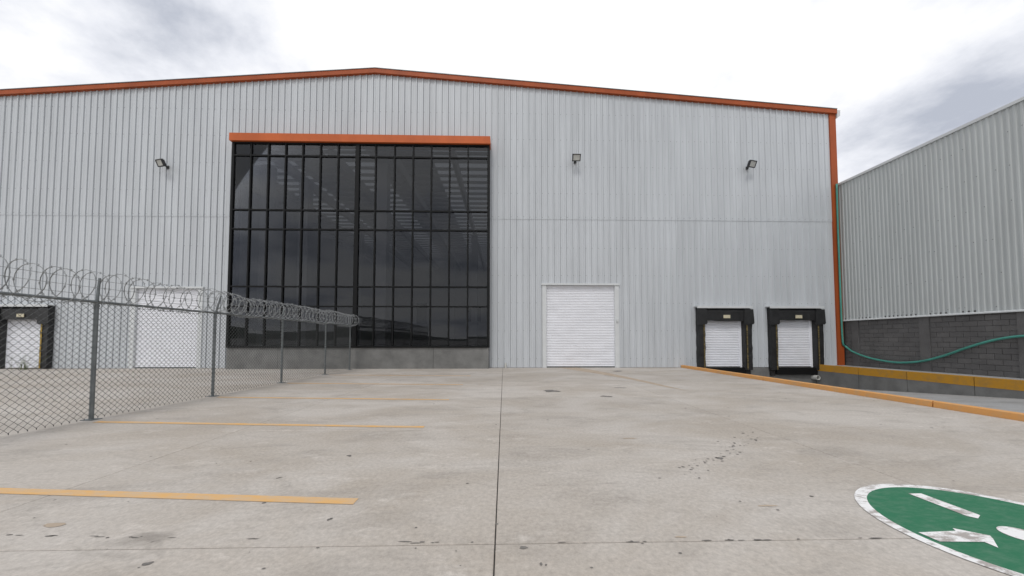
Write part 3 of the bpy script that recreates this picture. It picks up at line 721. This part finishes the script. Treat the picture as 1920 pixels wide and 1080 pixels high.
for ya, yb2 in zip(py_[:-1], py_[1:]):
    q = MB(); q.tube([(FX + 0.02, ya + 0.02, RZ + rnd.uniform(-.004, .004)), (FX + 0.02, yb2 - 0.02, RZ)], 0.024, 8); q.obj('top_rail', M['galv'], fence)
    # woven mesh: every wire a zigzag
    q = MB(); pw_ = 0.098; nz = int((RZ - 0.06) / (pw_ / 2)); nw = int((yb2 - ya) / pw_); pw_ = (yb2 - ya) / nw
    dz = (RZ - 0.05) / nz; r_ = 0.0042
    for k in range(nw):
        y0_ = ya + k * pw_
        for s in (0, 1):                      # two mirrored strands make the diamonds
            path = []
            for j in range(nz + 1):
                on = (j + s) % 2
                path.append(Vector((FX + (0.004 if (j % 2) else -0.004), y0_ + (pw_ / 2 if j % 2 else (0 if s == 0 else pw_)), 0.035 + j * dz)))
            k0 = len(q.v)
            for p in path:
                for (ax, ay) in ((r_, 0), (-r_ * 0.5, r_ * 0.87), (-r_ * 0.5, -r_ * 0.87)): q.v.append((p.x + ax, p.y + ay, p.z))
            for j in range(nz):
                a_ = k0 + j * 3
                for t in range(3): q.f.append((a_ + t, a_ + (t + 1) % 3, a_ + 3 + (t + 1) % 3, a_ + 3 + t))
        # knuckled ends at the foot
        q.box(FX - 0.003, FX + 0.003, y0_ - 0.004, y0_ + 0.004, 0.012, 0.04)
    # second half of the diamonds: offset strands
    tag(q.obj('mesh_panel', M['wire'], fence), kind='stuff')
# --- razor wire coil
def coil(ya, yb2, pitch, rad, lift):
    path = []; turns = (yb2 - ya) / pitch; nn = int(turns * 20)
    for i in range(nn + 1):
        t = i / nn; yy = ya + (yb2 - ya) * t; a_ = 2 * math.pi * turns * t
        wob = 0.02 * math.sin(3.1 * yy) + 0.012 * math.sin(7.7 * yy); rr = rad * (1 + 0.05 * math.sin(2.3 * a_ / 6.28 + yy))
        zc = RZ + 0.235 + lift(yy) + wob
        path.append(Vector((FX + 0.03 + rr * math.cos(a_), yy + 0.05 * math.sin(a_ * 0.5), zc + rr * math.sin(a_))))
    return path
def lift(y):
    return 0.05 * max(0, 1 - abs(y - 8.9) / 0.8) + 0.05 * max(0, 1 - abs(y - 11.7) / 0.7) + 0.04 * max(0, 1 - abs(y - 14.2) / 0.6)
p1 = coil(1.5, 8.6, 0.20, 0.285, lift); p2 = coil(8.6, 16.55, 0.125, 0.265, lift)
q = MB(); q.tube(p1, 0.006, 4); q.tube(p2, 0.006, 4)
rz_ = q.obj('razor_wire', M['razor']); tag(rz_, 'coiled razor wire stretched along the top rail of the chain link fence', 'razor wire')
q = MB()
for path in (p1, p2):
    acc = 0
    for a_, c_ in zip(path[:-1], path[1:]):
        acc += (c_ - a_).length
        if acc > 0.10:
            acc = 0; d_ = (c_ - a_).normalized(); s_ = d_.cross(Vector((0, 1, 0))).normalized() * 0.018
            q.add([a_ - d_ * 0.022 + s_, a_ + d_ * 0.0 + d_.cross(s_) * 0.15, a_ + d_ * 0.022 + s_, a_ - d_ * 0.022 - s_, a_ + d_ * 0.022 - s_, a_ - d_.cross(s_) * 0.15], [(0, 1, 2), (3, 4, 5), (0, 2, 5), (3, 1, 4)])
tag(q.obj('barbs', M['razor'], rz_), kind='stuff')
for zz_, xo in ((RZ + 0.13, 0.0), (RZ + 0.26, 0.015), (RZ + 0.39, 0.03)):
    q = MB(); q.tube([(FX + xo, y_, zz_ - 0.015 * math.sin(math.pi * ((y_ - 1.5) % 2.7) / 2.7)) for y_ in [1.5 + 0.45 * k for k in range(33)]], 0.0035, 4); q.obj('strand', M['razor'], rz_)

# ================================================================== WEEDS at the left dock
wd = empty('weed', G(47, 693.5)); tag(wd, 'scruffy dry weed growing in front of the loading dock beyond the fence', 'plant')
q = MB(); st = MB()
for k in range(26):
    a_ = rnd.uniform(0, 6.28); ln = rnd.uniform(0.25, 0.75); lean = rnd.uniform(0.1, 0.8)
    b0 = Vector((rnd.gauss(0, 0.18), rnd.gauss(0, 0.08), 0)); tip = b0 + Vector((math.cos(a_) * lean * ln, math.sin(a_) * lean * ln * 0.6, ln))
    mid = (b0 + tip) / 2 + Vector((0, 0, 0.06)); st.tube([b0, mid, tip], [0.006, 0.004, 0.002], 4)
    for j in range(7):
        t = rnd.uniform(0.25, 1); c = b0.lerp(tip, t); u = Vector((rnd.gauss(0, 1), rnd.gauss(0, 1), rnd.gauss(0, 0.6))).normalized() * rnd.uniform(0.03, 0.07); v = u.cross(Vector((0, 0, 1))).normalized() * 0.014
        q.add([c, c + u * 0.5 + v, c + u, c + u * 0.5 - v], [(0, 1, 2, 3)])
st.obj('stems', M['leaf'], wd); q.obj('leaves', M['leaf'], wd)

# ------------------------------------------------------------------ render settings
scene.render.engine = 'CYCLES'
scene.cycles.max_bounces = 8; scene.cycles.transparent_max_bounces = 24
